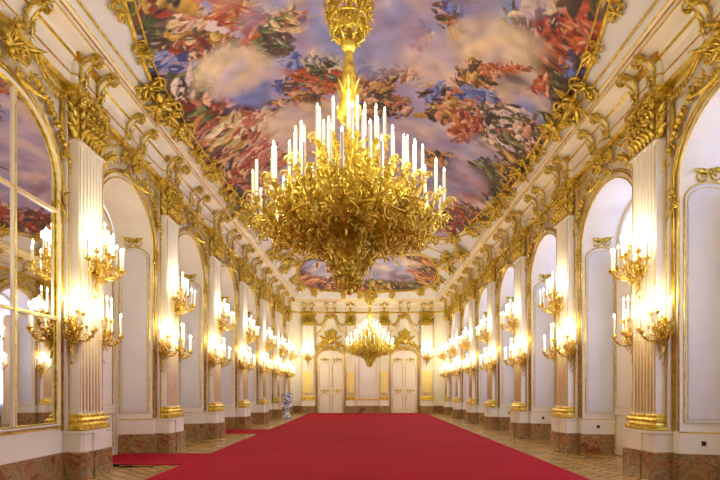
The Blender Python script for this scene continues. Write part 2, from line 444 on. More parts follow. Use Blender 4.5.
PAL = {
 'flesh': [(205,150,120), (190,120,95), (225,180,150), (150,90,70)], 'red': [(150,55,45), (175,85,65), (120,45,40), (190,120,100)],
 'ochre': [(190,150,70), (160,115,45), (215,185,110), (120,85,40)], 'green': [(95,110,70), (70,85,55), (130,140,90), (60,60,45)],
 'blue': [(85,100,175), (110,130,205), (65,75,140), (140,155,215)], 'dark': [(75,60,55), (95,75,65), (60,50,60), (110,85,80)],
 'cloud': [(215,195,195), (225,205,190), (195,180,205), (235,215,200)], 'lilac': [(165,150,190), (150,140,185), (180,160,195)],
 'sky': [(140,155,215), (155,165,215), (120,140,205)], 'cream': [(225,205,160), (235,220,190), (205,185,140)], 'orange': [(185,95,50), (165,80,45), (200,135,85)]}
def paint(loop, groups, rows_y, nx, xr, name, parent, base, seed):
    xs = np.linspace(-xr, xr, nx); X, Y = np.meshgrid(xs, rows_y)
    n1 = vnoise(X, Y, seed, 5, .55, .42); n2 = vnoise(X, Y, seed+20, 5, .9, .5); n3 = vnoise(X, Y, seed+40, 4, 3, 2)
    C = np.zeros(X.shape+(3,))
    a, b_, c_ = (lin(q) for q in base)
    t = np.clip((n1-.38)/.22, 0, 1)[..., None]; C[:] = a*(1-t) + b_*t
    t = np.clip((n2-.52)/.12, 0, 1)[..., None]; C = C*(1-t) + c_*t
    C *= (.88 + .24*n3)[..., None]
    q = random.Random(seed)
    ys_ = np.asarray(rows_y)
    for (px, py, rpx, rpy, pals, cnt, sz) in groups:
        soft = pals[0] in ('cloud', 'lilac', 'sky'); ang0 = q.uniform(0, PI)
        for _ in range(int(cnt*(.8 if soft else 3.4))):
            ax = px + q.gauss(0, .5)*rpx; ay = py + q.gauss(0, .5)*rpy
            if abs(ay - py) > 1.3*rpy or ay > 388: continue
            cx, cy = on_vault(ax, ay)
            if soft:
                sc = cy/500*sz*q.uniform(.6, 1.4); stroke(C, xs, ys_, cx, cy, sc*2.2, sc*1.2, q.uniform(0, PI), q.choice(PAL[q.choice(pals)]), 1.0, .55)
            else:
                sc = cy/500*sz*q.uniform(.28, .8); aa = ang0 + q.gauss(0, .7)
                cl = q.choice(PAL[q.choice(pals)]); st = (cy*.035+.7)
                stroke(C, xs, ys_, cx, cy, sc*1.9*(1+abs(math.sin(aa))*(st-1)), sc*.75*q.uniform(.5, 1.3)*(1+abs(math.cos(aa))*(st-1)), aa, cl, .3)
                if q.random() < .3: stroke(C, xs, ys_, cx-sc*.2, cy-sc*.2, sc*.9, sc*.2, aa, q.choice([(235,215,190), (215,190,150), (200,205,230)]), .6, .8)
                if q.random() < .4: stroke(C, xs, ys_, cx+sc*.3, cy+sc*.3, sc*1.5, sc*.12, aa, (70, 50, 45), .6, .7)
    ins = inside(loop, X, Y)
    ny = len(rows_y); Z = np.array([[vault(x, y) for x in xs] for y in rows_y]) - .02
    idx = -np.ones(X.shape, int); keep = ins.copy()
    keep[1:] |= ins[:-1]; keep[:-1] |= ins[1:]; keep[:, 1:] |= ins[:, :-1]; keep[:, :-1] |= ins[:, 1:]
    idx[keep] = np.arange(keep.sum()); co = np.stack([X[keep], Y[keep], Z[keep]], 1)
    ok = keep[:-1,:-1] & keep[1:,:-1] & keep[:-1,1:] & keep[1:,1:]
    F = np.stack([idx[:-1,:-1][ok], idx[1:,:-1][ok], idx[1:,1:][ok], idx[:-1,1:][ok]], 1)
    me = bpy.data.meshes.new(name); me.from_pydata(co.tolist(), [], F.tolist())
    at = me.color_attributes.new('paint', 'FLOAT_COLOR', 'POINT')
    cc = np.ones((len(co), 4)); cc[:, :3] = np.clip(C[keep], 0, 1); at.data.foreach_set('color', cc.ravel())
    me.materials.append(M['fresco']); me.polygons.foreach_set('use_smooth', [True]*len(me.polygons)); me.update()
    o = bpy.data.objects.new(name, me); COL.objects.link(o); o.parent = parent; return o
def fresco_frame(mb, loop, w, skip=None):
    P = [onv(x, y, .03) for x, y in loop]; L = len(P)
    cen = V(sum(p.x for p in P)/L, sum(p.y for p in P)/L, 0)
    inn, out = [], []
    for i in range(L):
        t = (P[(i+1) % L]-P[i-1]).normalized(); n = vnorm(P[i].x, P[i].y); sd = t.cross(n).normalized()
        if sd.dot(cen-P[i]) < 0: sd = -sd
        inn.append(P[i]+sd*.0); out.append(P[i]-sd*w)
    mb.tube(inn, .045, 6, 0, True); mb.tube(out, .025, 6, 0, True)
    return inn, out, P

pt = thing('ceiling_painting', 'large ceiling painting of clouds and crowded figures, above the front chandelier', 'painting', (0,0,0), 0, 'painted ceiling panels')
yy = np.array([.4 + .12*i for i in range(64)] ); d0 = yy[-1]
vr = [ (7.7*500/(390-p)) for p in np.arange(-62, 66, .9)] + [ (7.75*500/(390-p)) for p in np.arange(66, 232, .72)]
vr = [v for v in vr if v > d0+.02]; rows_y = np.array(sorted(list(yy) + vr))
G = [ (160,50,14,60,['dark','green','ochre'],110,9), (205,130,14,50,['dark','red','green'],120,7), (240,190,12,30,['dark','ochre','red'],110,6), (560,110,14,40,['dark','green','red'],110,7), (520,160,14,30,['dark','green','ochre'],110,6), (590,20,12,40,['red','orange','dark'],110,8),
 (310,140,50,22,['cloud','flesh','cloud'],60,12), (400,150,40,30,['cloud','lilac'],50,12), (230,60,20,20,['flesh','cream','dark'],50,7), (410,70,20,14,['flesh','cream','ochre'],24,6), (340,35,30,18,['cloud','lilac'],40,12), (500,95,24,10,['flesh','cream','cloud'],40,6),
 # photo region, spread, colours, number of strokes, stroke size
 (175,25,22,22,['green','dark','ochre'],70,9), (150,12,18,16,['green','dark'],50,9), (190,20,10,18,['cream','flesh','cloud'],26,8), (200,40,24,8,['ochre','dark'],30,7),
 (250,12,26,14,['ochre','orange','red'],75,9), (262,38,14,14,['flesh','red','orange'],40,8), (275,45,14,14,['green','dark'],40,8), (285,20,16,10,['cream','green','flesh'],36,8),
 (192,62,26,16,['flesh','cream','red','dark'],80,8), (168,72,20,16,['dark','blue','lilac'],50,9), (190,92,22,16,['green','dark','cloud'],60,9), (205,118,30,18,['dark','green','ochre','red'],90,8),
 (232,98,24,14,['flesh','red','dark'],80,7), (216,140,16,18,['red','dark','orange'],60,8), (232,135,18,16,['cream','ochre'],50,9), (262,125,22,12,['flesh','red','cream'],60,7),
 (232,165,22,16,['dark','flesh','ochre','red'],90,7), (262,158,16,12,['flesh','red'],50,7), (250,190,18,14,['dark','flesh','green','red'],80,6), (262,205,14,8,['dark','green'],40,6),
 (290,65,12,8,['blue','sky'],30,7), (296,82,16,10,['dark','flesh','blue'],40,7), (325,78,26,12,['red','green','orange'],70,6), (300,105,22,12,['dark','ochre','flesh'],60,6), (375,82,22,12,['dark','flesh','ochre'],60,6),
 (385,105,22,10,['flesh','ochre','dark'],50,6), (330,60,22,10,['green','cream'],30,6), (252,92,16,10,['sky','blue'],26,10), (240,70,30,14,['cloud','cream'],40,12),
 (300,118,30,14,['cloud','cream'],30,12), (420,40,30,20,['cloud','lilac'],40,12), (450,60,30,30,['cloud','lilac'],50,13), (418,38,10,12,['cream','flesh'],18,7), (360,30,60,30,['lilac','sky'],50,14),
 (465,14,18,14,['green','orange','flesh','dark'],70,7), (455,6,10,8,['blue','dark'],20,7), (505,25,26,14,['sky','blue'],55,12), (510,10,16,10,['sky'],20,10), (540,25,22,16,['green','dark'],80,7), (545,55,12,14,['green','dark'],50,7),
 (550,12,22,12,['cream','cloud'],30,10), (555,40,24,24,['red','dark'],110,9), (585,38,14,24,['orange','red'],90,9), (565,62,14,14,['red','dark','orange'],60,8), (575,70,8,14,['blue','dark'],22,7),
 (490,55,30,24,['cloud','cream'],60,12), (510,78,20,14,['cloud','dark'],24,10), (475,78,16,14,['dark','flesh','ochre'],80,6), (502,68,18,5,['flesh','orange'],26,5), (468,98,22,8,['blue','sky'],36,7),
 (440,95,14,10,['flesh','dark','blue'],50,6), (455,110,26,10,['flesh','ochre','dark'],70,6), (545,98,10,16,['red','orange','flesh'],50,7), (562,100,10,20,['green','dark'],60,7), (535,115,16,12,['cloud','sky'],30,9),
 (500,120,26,12,['dark','green','cloud'],80,6), (465,125,12,14,['red','orange','flesh'],50,6), (525,135,24,12,['flesh','dark','cloud','green'],90,6), (500,150,20,14,['green','dark','cloud'],80,6),
 (440,160,16,8,['ochre','flesh','dark'],50,5), (480,165,18,16,['cloud','sky','lilac'],40,9), (488,178,16,16,['green','dark'],70,6), (510,170,10,16,['dark','ochre'],50,6), (465,190,16,12,['lilac','flesh','red'],50,6),
 (460,215,18,10,['dark','red','ochre'],70,5), (448,222,18,8,['dark','red'],50,5), (262,212,14,10,['dark','green'],40,5), (455,180,26,10,['sky','lilac'],30,8), (300,200,40,20,['lilac','flesh','cloud','dark'],90,7), (400,190,40,22,['lilac','cloud','flesh'],70,7),
 (340,-40,180,40,['lilac','cloud','sky','flesh','ochre'],260,14), (160,-50,40,50,['dark','ochre','red','green'],160,12), (590,-50,40,50,['dark','red','orange','green'],160,12)]
paint(MAIN, G, rows_y, 380, 4.45, 'canvas', pt, [(158,152,200), (186,174,208), (224,206,206)], 11)
mb = MB(); inn, out, P = fresco_frame(mb, MAIN, .17); obj('frame', mb, M['gold'], pt)
L = len(MAIN)
# scrolled gilt tufts on the frame
def frame_tuft(parent, x, y, rad, seed, cnt=9, name='frame_ornament'):
    mb = MB(); c = onv(x, y, .05); nrm = vnorm(x, y)
    t = V(0, 1, 0) - nrm*nrm.y; t.normalize(); sd = nrm.cross(t)
    mb.cluster(c, rad, cnt, nrm, seed, .42, .5)
    for k, (a, b2) in enumerate(((1,1),(1,-1),(-1,1),(-1,-1))):
        mb.spiral(c + t*a*rad*.75 + sd*b2*rad*.3, t*a, sd*b2, rad*.36, 1.3, rad*.07)
    mb.cluster(c + t*rad*1.0, rad*.55, 6, nrm, seed+1, .42, .5, n=3); mb.cluster(c - t*rad*1.0, rad*.55, 6, nrm, seed+2, .42, .5, n=3)
    return obj(name, mb, M['gold_orn'], parent)
sp = [(4.25, 9.4, .24), (4.46, 10.7, .55), (4.44, 11.7, .45), (4.2, 8.4, .18), (4.40, 14.2, .42), (4.46, 13.1, .3), (4.42, 15.8, .4), (4.42, 17.0, .5), (4.36, 18.3, .5), (4.2, 19.8, .5), (3.8, 21.9, .45), (3.0, 23.4, .42), (1.9, 24.3, .4), (.7, 24.7, .4), (4.4, 5.6, .35)]
for i, (x, y, r_) in enumerate(sp):
    for sg in (-1, 1): frame_tuft(pt, sg*x, y, r_, 50+i*3+sg)

pf = thing('ceiling_painting', 'small oval ceiling painting of a cloudy landscape, over the far end of the hall', 'painting', (0,0,0), 0, 'painted ceiling panels')
rows_f = np.array([26.0 + .022*i for i in range(340)]); rows_f = rows_f[rows_f < YV-.05]
G2 = [(305,285,10,5,['dark','green'],120,5), (430,285,10,5,['dark','green'],120,5), (350,290,40,3,['dark','ochre','green'],160,4), (395,290,40,3,['dark','ochre','green'],160,4), (415,262,14,5,['ochre','dark'],60,4), (310,272,10,12,['dark','ochre','red'],90,5), (328,265,14,8,['sky','lilac','cloud'],60,6), (345,272,22,8,['sky','lilac','cloud'],60,6), (335,289,30,4,['dark','ochre','green'],120,4), (400,268,24,8,['sky','cloud','lilac'],70,6),
 (372,286,22,4,['red','dark','green'],90,4), (425,270,9,10,['dark','ochre','red'],90,5), (405,286,26,4,['dark','ochre','green'],120,4), (320,283,14,4,['flesh','dark'],50,4), (395,278,20,5,['lilac','dark'],50,4), (370,262,40,5,['cloud','sky'],50,6)]
paint(FAR, G2, rows_f, 330, 4.35, 'canvas', pf, [(130,135,180), (170,160,190), (205,192,195)], 31)
mb = MB(); fresco_frame(mb, FAR, .14); obj('frame', mb, M['gold'], pf)
for i, (x, y, r_) in enumerate([(4.25, 28.6, .4), (4.2, 31.0, .42), (3.5, 32.6, .4), (3.7, 26.3, .4), (1.9, 27.0, .34), (1.6, 32.95, .28), (.5, 32.95, .28), (4.2, 29.8, .3)]):
    for sg in (-1, 1): frame_tuft(pf, sg*x, y, r_, 90+i*3+sg)
# transverse gilt band and corner ornaments between the two paintings
for i, (x, y, r_) in enumerate([(4.3, 22.9, .55), (4.0, 24.6, .6), (2.5, 25.4, .5), (.9, 26.0, .5), (4.3, 25.9, .5)]):
    for sg in (-1, 1):
        o = frame_tuft(None, sg*x, y, r_, 130+i*3+sg, 11, 'stucco_ornament')
        tag(o, 'gilt leafy ornament between the ceiling paintings, %s, %s half' % (['at the nearer cornice', 'beside the big painting', 'midway up the vault', 'nearest the ridge', 'at the farther cornice'][i], 'left' if sg < 0 else 'right'), 'ornament', 'gilt stucco between the ceiling paintings')
mb = MB()
for y0 in (24.6,):
    pts = []
    for i in range(41):
        x = -4.5 + 9*i/40; y = y0 + (.9 if y0 < 25 else -.35)*(1-(x/4.5)**2) - (.3 if y0 < 25 else 0)
        pts.append(onv(x, y, .02))
    mb.tube(pts, .02, 6)
struct('trim_2', mb, M['gold'], label='gilt mouldings crossing the vault')
# straight gilt line along the foot of the vault on each side
mb = MB()
for sg in (-1, 1):
    mb.tube([onv(sg*4.56, y, .015) for y in np.linspace(YB, 32.6, 60)], .022, 5)
struct('trim_3', mb, M['gold'], label='thin gilt lines along the foot of the vault')

# ------------------------------------------------------------------ pilaster
def make_pilaster(label):
    t = thing('pilaster', label, 'pilaster')
    mb = MB(); mb.ublock(.47, .37, [(.03, 0), (.03, .05), (.03, .46), (.0, .48)], 0, .05)
    mb.box(-.2, .2, .3, .43, 0, .46); obj('plinth', mb, M['marble'], t)
    mb = MB(); mb.ublock(.47, .37, [(0, .48), (0, .78), (.03, .8), (.03, .84)], 0, .05); mb.box(-.2, .2, .3, .405, .48, .84); obj('pedestal', mb, M['white'], t)
    mb = MB(); mb.ublock(.44, .31, [(.02, .84), (.05, .86), (.05, .92), (.0, .94), (-.01, .98), (.03, .99), (.04, 1.03), (.01, 1.06), (-.02, 1.07), (-.01, 1.10), (-.03, 1.13)], 0, .04); obj('base', mb, M['gold_br'], t)
    # fluted shaft
    mb = MB(); row = [(-.40, .1)]; fl = 6; hw = .40; y = .25
    row.append((-hw, y)); wv = .62/fl
    for k in range(fl):
        x0 = -.31 + k*wv + .018; x1 = x0 + wv - .036
        row.append((x0, y))
        for j in range(1, 6):
            a = PI*j/6; row.append(((x0+x1)/2 - (x1-x0)/2*math.cos(a), y - .035*math.sin(a)))
        row.append((x1, y))
    row += [(hw, y), (hw, .1)]
    mb.grid([[(a, b, 5.86) for a, b in row], [(a, b, 1.12) for a, b in row]], 0, False)
    obj('shaft', mb, M['white'], t)
    mb = MB(); mb.box(-.5, .5, 0, .10, .84, 6.74); obj('backing_strip', mb, M['panel'], t)
    mb = MB()
    for k in range(fl):
        xc = -.31 + (k+.5)*wv; mb.tube([(xc, y-.012, 1.18), (xc, y-.012, 2.45), (xc, y-.014, 2.55)], [.026, .026, .008], 8)
    obj('flute_gilding', mb, M['gold_pale'], t)
    mb = MB()
    for s_ in (-1, 1): mb.tube([(s_*.455, .108, .9), (s_*.455, .108, 6.6)], .014, 6)
    mb.tube([(-.365, .253, 1.16), (-.365, .253, 5.8)], .008, 5); mb.tube([(.365, .253, 1.16), (.365, .253, 5.8)], .008, 5)
    obj('gilt_edging', mb, M['gold'], t)
    mb = MB(); mb.box(-.42, .42, .1, .27, 5.86, 5.90)
    for k in range(13): mb.blob((-.39+.065*k, .285, 5.86), (.022, .022, .032), 6)
    obj('bead_row', mb, M['cream'], t)
    mb = MB(); mb.ublock(.40, .24, [(0, 5.90), (0, 6.5), (.06, 6.62)], 0, .02)
    mb.ublock(.42, .26, [(.06, 6.62), (.09, 6.66), (.09, 6.74)], 0, .03)
    for r0, (zz, ln, cnt) in enumerate(((5.93, .34, 6), (6.10, .38, 5), (6.28, .34, 6))):
        for k in range(cnt):
            x = -.36 + .72*(k+.5)/cnt
            mb.leaf((x, .245, zz), (0, .12, 1), (0, 1, 0), ln, .16, 1.1, 0)
            mb.blob((x, .36, zz+ln*.78), .038, 6)
        for s_ in (-1, 1): mb.leaf((s_*.41, .17, zz), (s_*.12, 0, 1), (s_, 0, 0), ln, .15, 1.1, 0)
    for s_ in (-1, 1):
        mb.spiral((s_*.40, .34, 6.52), (s_, 0, 0), (0, 0, 1), .11, 1.5, .028, 0, PI/2)
        mb.spiral((s_*.14, .34, 6.55), (s_, 0, 0), (0, 0, 1), .07, 1.2, .02, 0, PI/2)
    mb.cluster((0, .36, 6.6), .16, 8, (0, 1, 0), 3)
    obj('capital', mb, M['gold_orn'], t)
    # block of entablature breaking forward above the capital
    mb = MB(); mb.ublock(.42, .22, [(0, 6.74), (.05, 6.76), (.05, 6.82), (0, 6.85), (0, 7.0), (.02, 7.02), (0, 7.04), (0, 7.24), (.04, 7.28), (.1, 7.34)], 0, .02, [1, 1, 1, 0, 1, 1, 0, 1, 1, 1])
    obj('entablature_block', mb, [M['white'], M['gold']], t)
    mb = MB()
    for k in range(7): mb.cluster((-.42+.14*k, .27, 6.80), .10, 6, (0, 1, 0), 20+k, .5, .6, n=3)
    obj('carved_frieze', mb, M['gold_orn'], t)
    return t
pil = make_pilaster('x'); ptree = cache(pil)
first = True
def pil_label(i, side):
    if i < 2: return 'white fluted pilaster of the %s wall, %s' % (side, ['behind the viewer', 'beside the viewer, before the nearest bay'][i])
    return 'white fluted pilaster with gilt capital, %s from the front on the %s wall' % (ORD[i-2], side)
for side, sg in SIDES:
    for i, y in enumerate(PY):
        lb = pil_label(i, side); g = 'fluted pilasters of the ' + side + ' wall'
        if first:
            pil.location = side_loc(sg, y); pil.rotation_euler = (0, 0, side_rot(sg)); pil['label'] = lb; pil['group'] = g; first = False
        else: dup(pil, ptree, side_loc(sg, y), side_rot(sg), lb, g)
for x, sc, nm in ((-4.0, 1, 'outer one left of the left door'), (-1.13, .68, 'between left door and centre panel'), (1.13, .68, 'between centre panel and right door'), (4.0, 1, 'outer one right of the right door')):
    pe = dup(pil, ptree, (x, YE, 0), PI, 'white gilt pilaster of the end wall, ' + nm, 'pilasters of the end wall', (sc, 1, 1))
    mb = MB(); mb.ublock(.33, .27, [(0, 1.35), (.01, 1.37), (.01, 2.8), (0, 2.82)], 0, .02, back=.2); obj('gilt_panel', mb, M['gold_pale'], pe)

# ------------------------------------------------------------------ scroll brackets under the cornice
def make_bracket():
    mb = MB()
    prof = [(.13, 6.92, .05), (.20, 6.97, .06), (.17, 7.06, .06), (.18, 7.16, .065), (.26, 7.27, .07), (.38, 7.36, .075), (.48, 7.36, .075), (.49, 7.29, .06)]
    mb.grid([[(-w, a-.01, z) , (-w*.5, a+.0, z-.005), (w*.5, a+.0, z-.005), (w, a-.01, z), (w, a-.06, z+.03), (-w, a-.06, z+.03)] for a, z, w in prof], 1, True, True)
    for s_ in (-1, 1):
        mb.tube([(s_*w, a, z) for a, z, w in prof], [.026]*8, 6)
        mb.spiral((s_*.085, .40, 7.31), (0, 1, 0), (0, 0, -1), .085, 1.5, .022, 0, -PI/2)
        mb.spiral((s_*.06, .18, 6.96), (0, 1, 0), (0, 0, 1), .055, 1.2, .016, 0, 0)
    mb.leaf((0, .22, 6.9), (0, .1, 1), (0, 1, -.2), .26, .09, .4)
    mb.cluster((0, .19, 6.88), .10, 7, (0, 1, 0), 4, n=3)
    mb.cluster((0, .47, 7.40), .085, 7, (0, 1, -.2), 5, n=3)
    return obj('console_bracket', mb, [M['gold_orn'], M['white']])
brk = make_bracket(); brk['category'] = 'bracket'; first = True
def put_bracket(loc, rz, label, group):
    global first
    o = brk if first else brk.copy()
    if not first: COL.objects.link(o)
    first = False; o.location = loc; o.rotation_euler = (0, 0, rz); o['label'] = label; o['group'] = group
for side, sg in SIDES:
    g = 'gilt scroll brackets under the %s cornice' % side
    for i, y in enumerate(PY):
        if i < 1: continue
        for k, dd in enumerate((-.27, .27)):
            put_bracket((sg*(HW-.08), y+dd, 0), side_rot(sg), 'gilt scroll bracket above the %s %s pilaster, %s of its pair' % (ORD[i-2] if i > 1 else 'out-of-frame', side, ['nearer', 'farther'][k]), g)
    for i, y in enumerate(BY):
        if i < 1 or y > 33: continue
        for k, dd in enumerate((-.33, .33)):
            put_bracket((sg*HW, y+dd, 0), side_rot(sg), 'gilt scroll bracket over the %s %s-wall arch, %s of its pair' % (bayname(i), side, ['nearer', 'farther'][k]), g)
for x, nm in ((-4.25, 'leftmost'), (-3.75, 'second from left'), (-2.75, 'left of the pair above the left door'), (-2.2, 'right of the pair above the left door'), (-1.13, 'above the left inner pilaster'),
              (1.13, 'above the right inner pilaster'), (2.2, 'left of the pair above the right door'), (2.75, 'right of the pair above the right door'), (3.75, 'second from right'), (4.25, 'rightmost')):
    put_bracket((x, YE-.08, 0), PI, 'gilt scroll bracket on the end wall cornice, ' + nm, 'gilt brackets of the end wall')

# ------------------------------------------------------------------ arch surrounds: archivolt, side garlands, cartouche
def make_surround():
    t = thing('arch_surround', 'x', 'arch ornament')
    A = arch(1.36, OPS, OPR+.12, .86, 24); I = arch(OPH+.015, OPS, OPR+.01, .86, 24)
    mb = MB(); mb.tube([(u, .03, z) for u, z in A], .022, 6); mb.tube([(u, .04, z) for u, z in arch(1.405, OPS, OPR+.18, .86, 24)], .013, 5); obj('outer_moulding', mb, M['gold'], t)
    mb = MB(); mb.tube([(u, .01, z) for u, z in I], .016, 6); obj('inner_moulding', mb, M['gold'], t)
    for s_ in (-1, 1):
        mb = MB(); c = V(s_*1.36, .05, 4.85)
        mb.cluster(c, .17, 8, (0, 1, 0), 7+s_, .45, .5, stretch=(.7, 1.2))
        mb.spiral(c + V(-s_*.08, 0, -.15), (-s_, 0, 0), (0, 0, -1), .08, 1.3, .02); mb.leaf(c + V(0, 0, -.1), (0, .1, -1), (0, 1, 0), .4, .14, .3)
        obj('springing_cartouche', mb, M['gold_orn'], t)
    for s_ in (-1, 1):
        mb = MB(); pts = []
        for k in range(9):
            a = R(12 + 56*k/8); pts.append((s_*1.56*math.cos(a)*1.0, .05, OPS + (OPR+.42)*math.sin(a)))
        mb.garland(pts, .17, (0, 1, 0), 31+s_, 0, .075); obj('garland', mb, M['gold_orn'], t)
        mb = MB(); pts = [(s_*(1.40 + .035*math.sin(k/10*2*PI)), .05, 4.95 + 1.62*k/10) for k in range(11)]
        mb.tube(pts, [.03]*10 + [.02], 6); mb.blob((s_*1.40, .07, 6.6), .05, 8); mb.spiral((s_*1.33, .06, 6.5), (s_, 0, 0), (0, 0, 1), .07, 1.2, .018); obj('side_scroll', mb, M['gold'], t)
        mb = MB(); pts = []
        for k in range(13):
            q = k/12; pts.append((s_*(1.42 - q*1.0), .10, 6.66 - .16*math.sin(PI*q) + .36*q*q))
        mb.tube(pts, .028, 6); pts2 = [(a, b+.02, c-.13) for a, b, c in pts]; mb.tube(pts2, .018, 5)
        mb.garland(pts2[2:9], .09, (0, 1, 0), 61+s_); obj('swag', mb, M['gold_orn'], t)
    mb = MB()
    mb.cluster((0, .1, 6.42), .26, 14, (0, 1, 0), 71, .34, .6); mb.cluster((0, .2, 6.78), .2, 12, (0, 1, 0), 72, .36, .6)
    for s_ in (-1, 1): mb.cluster((s_*.25, .1, 6.5), .18, 10, (0, 1, 0), 73+s_, .36, .6); mb.cluster((s_*.5, .08, 6.36), .14, 8, (0, 1, 0), 76+s_, .4, .6, n=3)
    for s_ in (-1, 1):
        mb.spiral((s_*.30, .12, 6.58), (-s_, 0, 0), (0, 0, -1), .17, 1.5, .035, 0, 0); mb.spiral((s_*.24, .12, 6.24), (s_, 0, 0), (0, 0, -1), .12, 1.4, .028, 0, 0)
        mb.leaf((s_*.15, .1, 6.2), (s_*1.0, 0, -.25), (0, 1, 0), .55, .14, .4); mb.leaf((s_*.3, .1, 6.7), (s_, 0, .3), (0, 1, 0), .4, .14, .6)
    for k in range(7):
        a = PI*(k+.5)/7; mb.leaf((0, .12, 6.5), (math.cos(a), .15, math.sin(a)), (0, 1, 0), .26, .08, .5)
    obj('cartouche', mb, M['gold_orn'], t)
    return t
sur = make_surround(); stree = cache(sur); first = True
for side, sg in SIDES:
    for i, y in enumerate(BY):
        if i < 1 or y > 33: continue
        lb = 'gilt rococo surround with cartouche and garlands round the %s arch on the %s wall' % (bayname(i), side); g = 'gilt arch surrounds, ' + side + ' wall'
        if first:
            sur.location = side_loc(sg, y); sur.rotation_euler = (0, 0, side_rot(sg)); sur['label'] = lb; sur['group'] = g; first = False
        else: dup(sur, stree, side_loc(sg, y), side_rot(sg), lb, g)

# ------------------------------------------------------------------ panels on the window reveals facing down the hall
def make_panel():
    # local: x along reveal from room side (0) to window side, y out of the reveal, z up
    t = thing('wall_panel', 'x', 'wall panel'); L = .80
    def loop(a, b, z0, z1, r): return [(a, 0, z0), (b, 0, z0)] + [((a+b)/2 + (b-a)/2*math.cos(PI*k/10), 0, z1 + r*math.sin(PI*k/10)) for k in range(11)]
    mb = MB(); lp = loop(.07, L-.06, 1.0, 4.75, .25)
    n = mb.add([(p[0], .006, p[2]) for p in lp]); mb.face(range(n, n+len(lp))); n = mb.add([(p[0], 0, p[2]) for p in lp])
    obj('panel_field', mb, M['cool'], t)
    mb = MB(); mb.tube([(a, .012, z) for a, b, z in lp], .014, 5, 0, True); obj('outer_moulding', mb, M['gold'], t)
    mb = MB(); mb.tube([(a, .01, z) for a, b, z in loop(.12, L-.11, 1.06, 4.72, .2)], .007, 5, 0, True); obj('inner_moulding', mb, M['gold'], t)
    mb = MB(); c = V((.07+L)/2, .02, 5.15)
    for s_ in (-1, 1): mb.spiral(c + V(s_*.12, 0, -.04), (s_, 0, 0), (0, 0, 1), .12, 1.3, .02, 0, PI/2); mb.leaf(c, (s_, 0, .25), (0, 1, 0), .28, .1, .4)
    mb.cluster(c, .12, 7, (0, 1, 0), 9, n=3); obj('scroll_ornament', mb, M['gold_orn'], t)
    return t
pan = make_panel(); pantree = cache(pan); first = True
ang = math.atan2(OPH-INH, DEP)
for side, sg in SIDES:
    for i, y in enumerate(BY):
        if i < 1 or y > 33 or (sg < 0 and i == 1): continue
        # reveal at the far side of the bay, facing the viewer
        a = V(sg*HW, y+OPH, 0)
        d = V(sg*DEP, -(OPH-INH), 0).normalized(); nrm = V(-d.y, d.x, 0)*(1 if sg < 0 else -1)
        rz = math.atan2(d.y, d.x)
        lb = 'tall pale panel with gilt mouldings on the side of the %s %s, %s wall' % (bayname(i), 'window recess' if sg > 0 else 'niche', side)
        g = 'tall panels in the %s recesses' % side
        o = pan if first else dup(pan, pantree, (0,0,0), 0, lb, g)
        first = False; o['label'] = lb; o['group'] = g
        o.location = a - V(0, .004, 0); o.rotation_euler = (0, 0, rz)
        o.scale = (1, -1 if sg > 0 else 1, 1)
        if sg < 0: o.scale = (1, 1, 1)
# ------------------------------------------------------------------ windows (right) and doors (left)
def arch_slab(mb, h, spring, rise, z0, y0, y1, mat=0, n=16):
    P = arch(h, spring, rise, z0, n); k = len(P)
    a = mb.add([(u, y0, z) for u, z in P]); b = mb.add([(u, y1, z) for u, z in P])
    mb.face([a+i for i in range(k)], mat); mb.face([b+i for i in range(k)][::-1], mat)
    for i in range(k): mb.face([a+i, b+i, b+(i+1) % k, a+(i+1) % k], mat)
wmb = None; wn = 0
def make_window(name, label, loc, rz):
    global wmb
    t = sroot(name, label, loc, rz)
    if wmb is None:
        f = MB(); h = INH; f.tube([(u, -DEP, z) for u, z in arch(h-.04, OPS, INR-.04, 0)], .07, 6)
        f.box(-.035, .035, -DEP-.03, -DEP+.03, .0, OPS+INR-.05)
        for zz in (.9, 1.9, 2.9, 3.9, 4.9): f.box(-h, h, -DEP-.02, -DEP+.025, zz-.025, zz+.025)
        for s_ in (-1, 1): f.box(s_*h/2-.018, s_*h/2+.018, -DEP-.02, -DEP+.02, .9, OPS+INR*.8)
        f.box(-h, h, -DEP-.02, -DEP+.02, 0, .9)
        g = MB(); arch_slab(g, h-.02, OPS, INR-.02, .9, -DEP-.008, -DEP)
        bl = MB(); P = arch(h-.03, OPS, INR-.03, .9, 16); n = bl.add([(u, -DEP-.07, z) for u, z in P]); bl.face(range(n, n+len(P)))  # translucent sheet added behind the panes to soften the daylight
        s2 = MB()
        arch_slab(s2, .45, 4.8, .2, .02, -DEP+.08, -DEP+.12); s2.v = [(a+INH-.45, b, c) for a, b, c in s2.v]
        s3 = MB()
        for z0, z1 in ((.12, .95), (1.15, 4.7)): s3.tube([(INH-.80, -DEP+.125, z0), (INH-.08, -DEP+.125, z0), (INH-.08, -DEP+.125, z1), (INH-.80, -DEP+.125, z1)], .016, 5, 0, True)
        wmb = (f.mesh('window_frame', M['white']), g.mesh('pane', M['glass']), s2.mesh('shutter', M['cream']), s3.mesh('shutter_moulding', M['gold']), bl.mesh('added_diffuser', M['added_diffuser']))
    obj('added_diffuser', wmb[4], None, t); obj('window_frame', wmb[0], None, t); obj('pane', wmb[1], None, t); sh = obj('shutter', wmb[2], None, t); obj('shutter_moulding', wmb[3], None, sh)
k = 0
for i, y in enumerate(BY):
    if y > 33: continue
    k += 1; make_window('window_%d' % k, 'tall arched white window, %s bay of the right wall' % (bayname(i) if i else 'off-frame'), side_loc(1, y), side_rot(1))
dmb = None
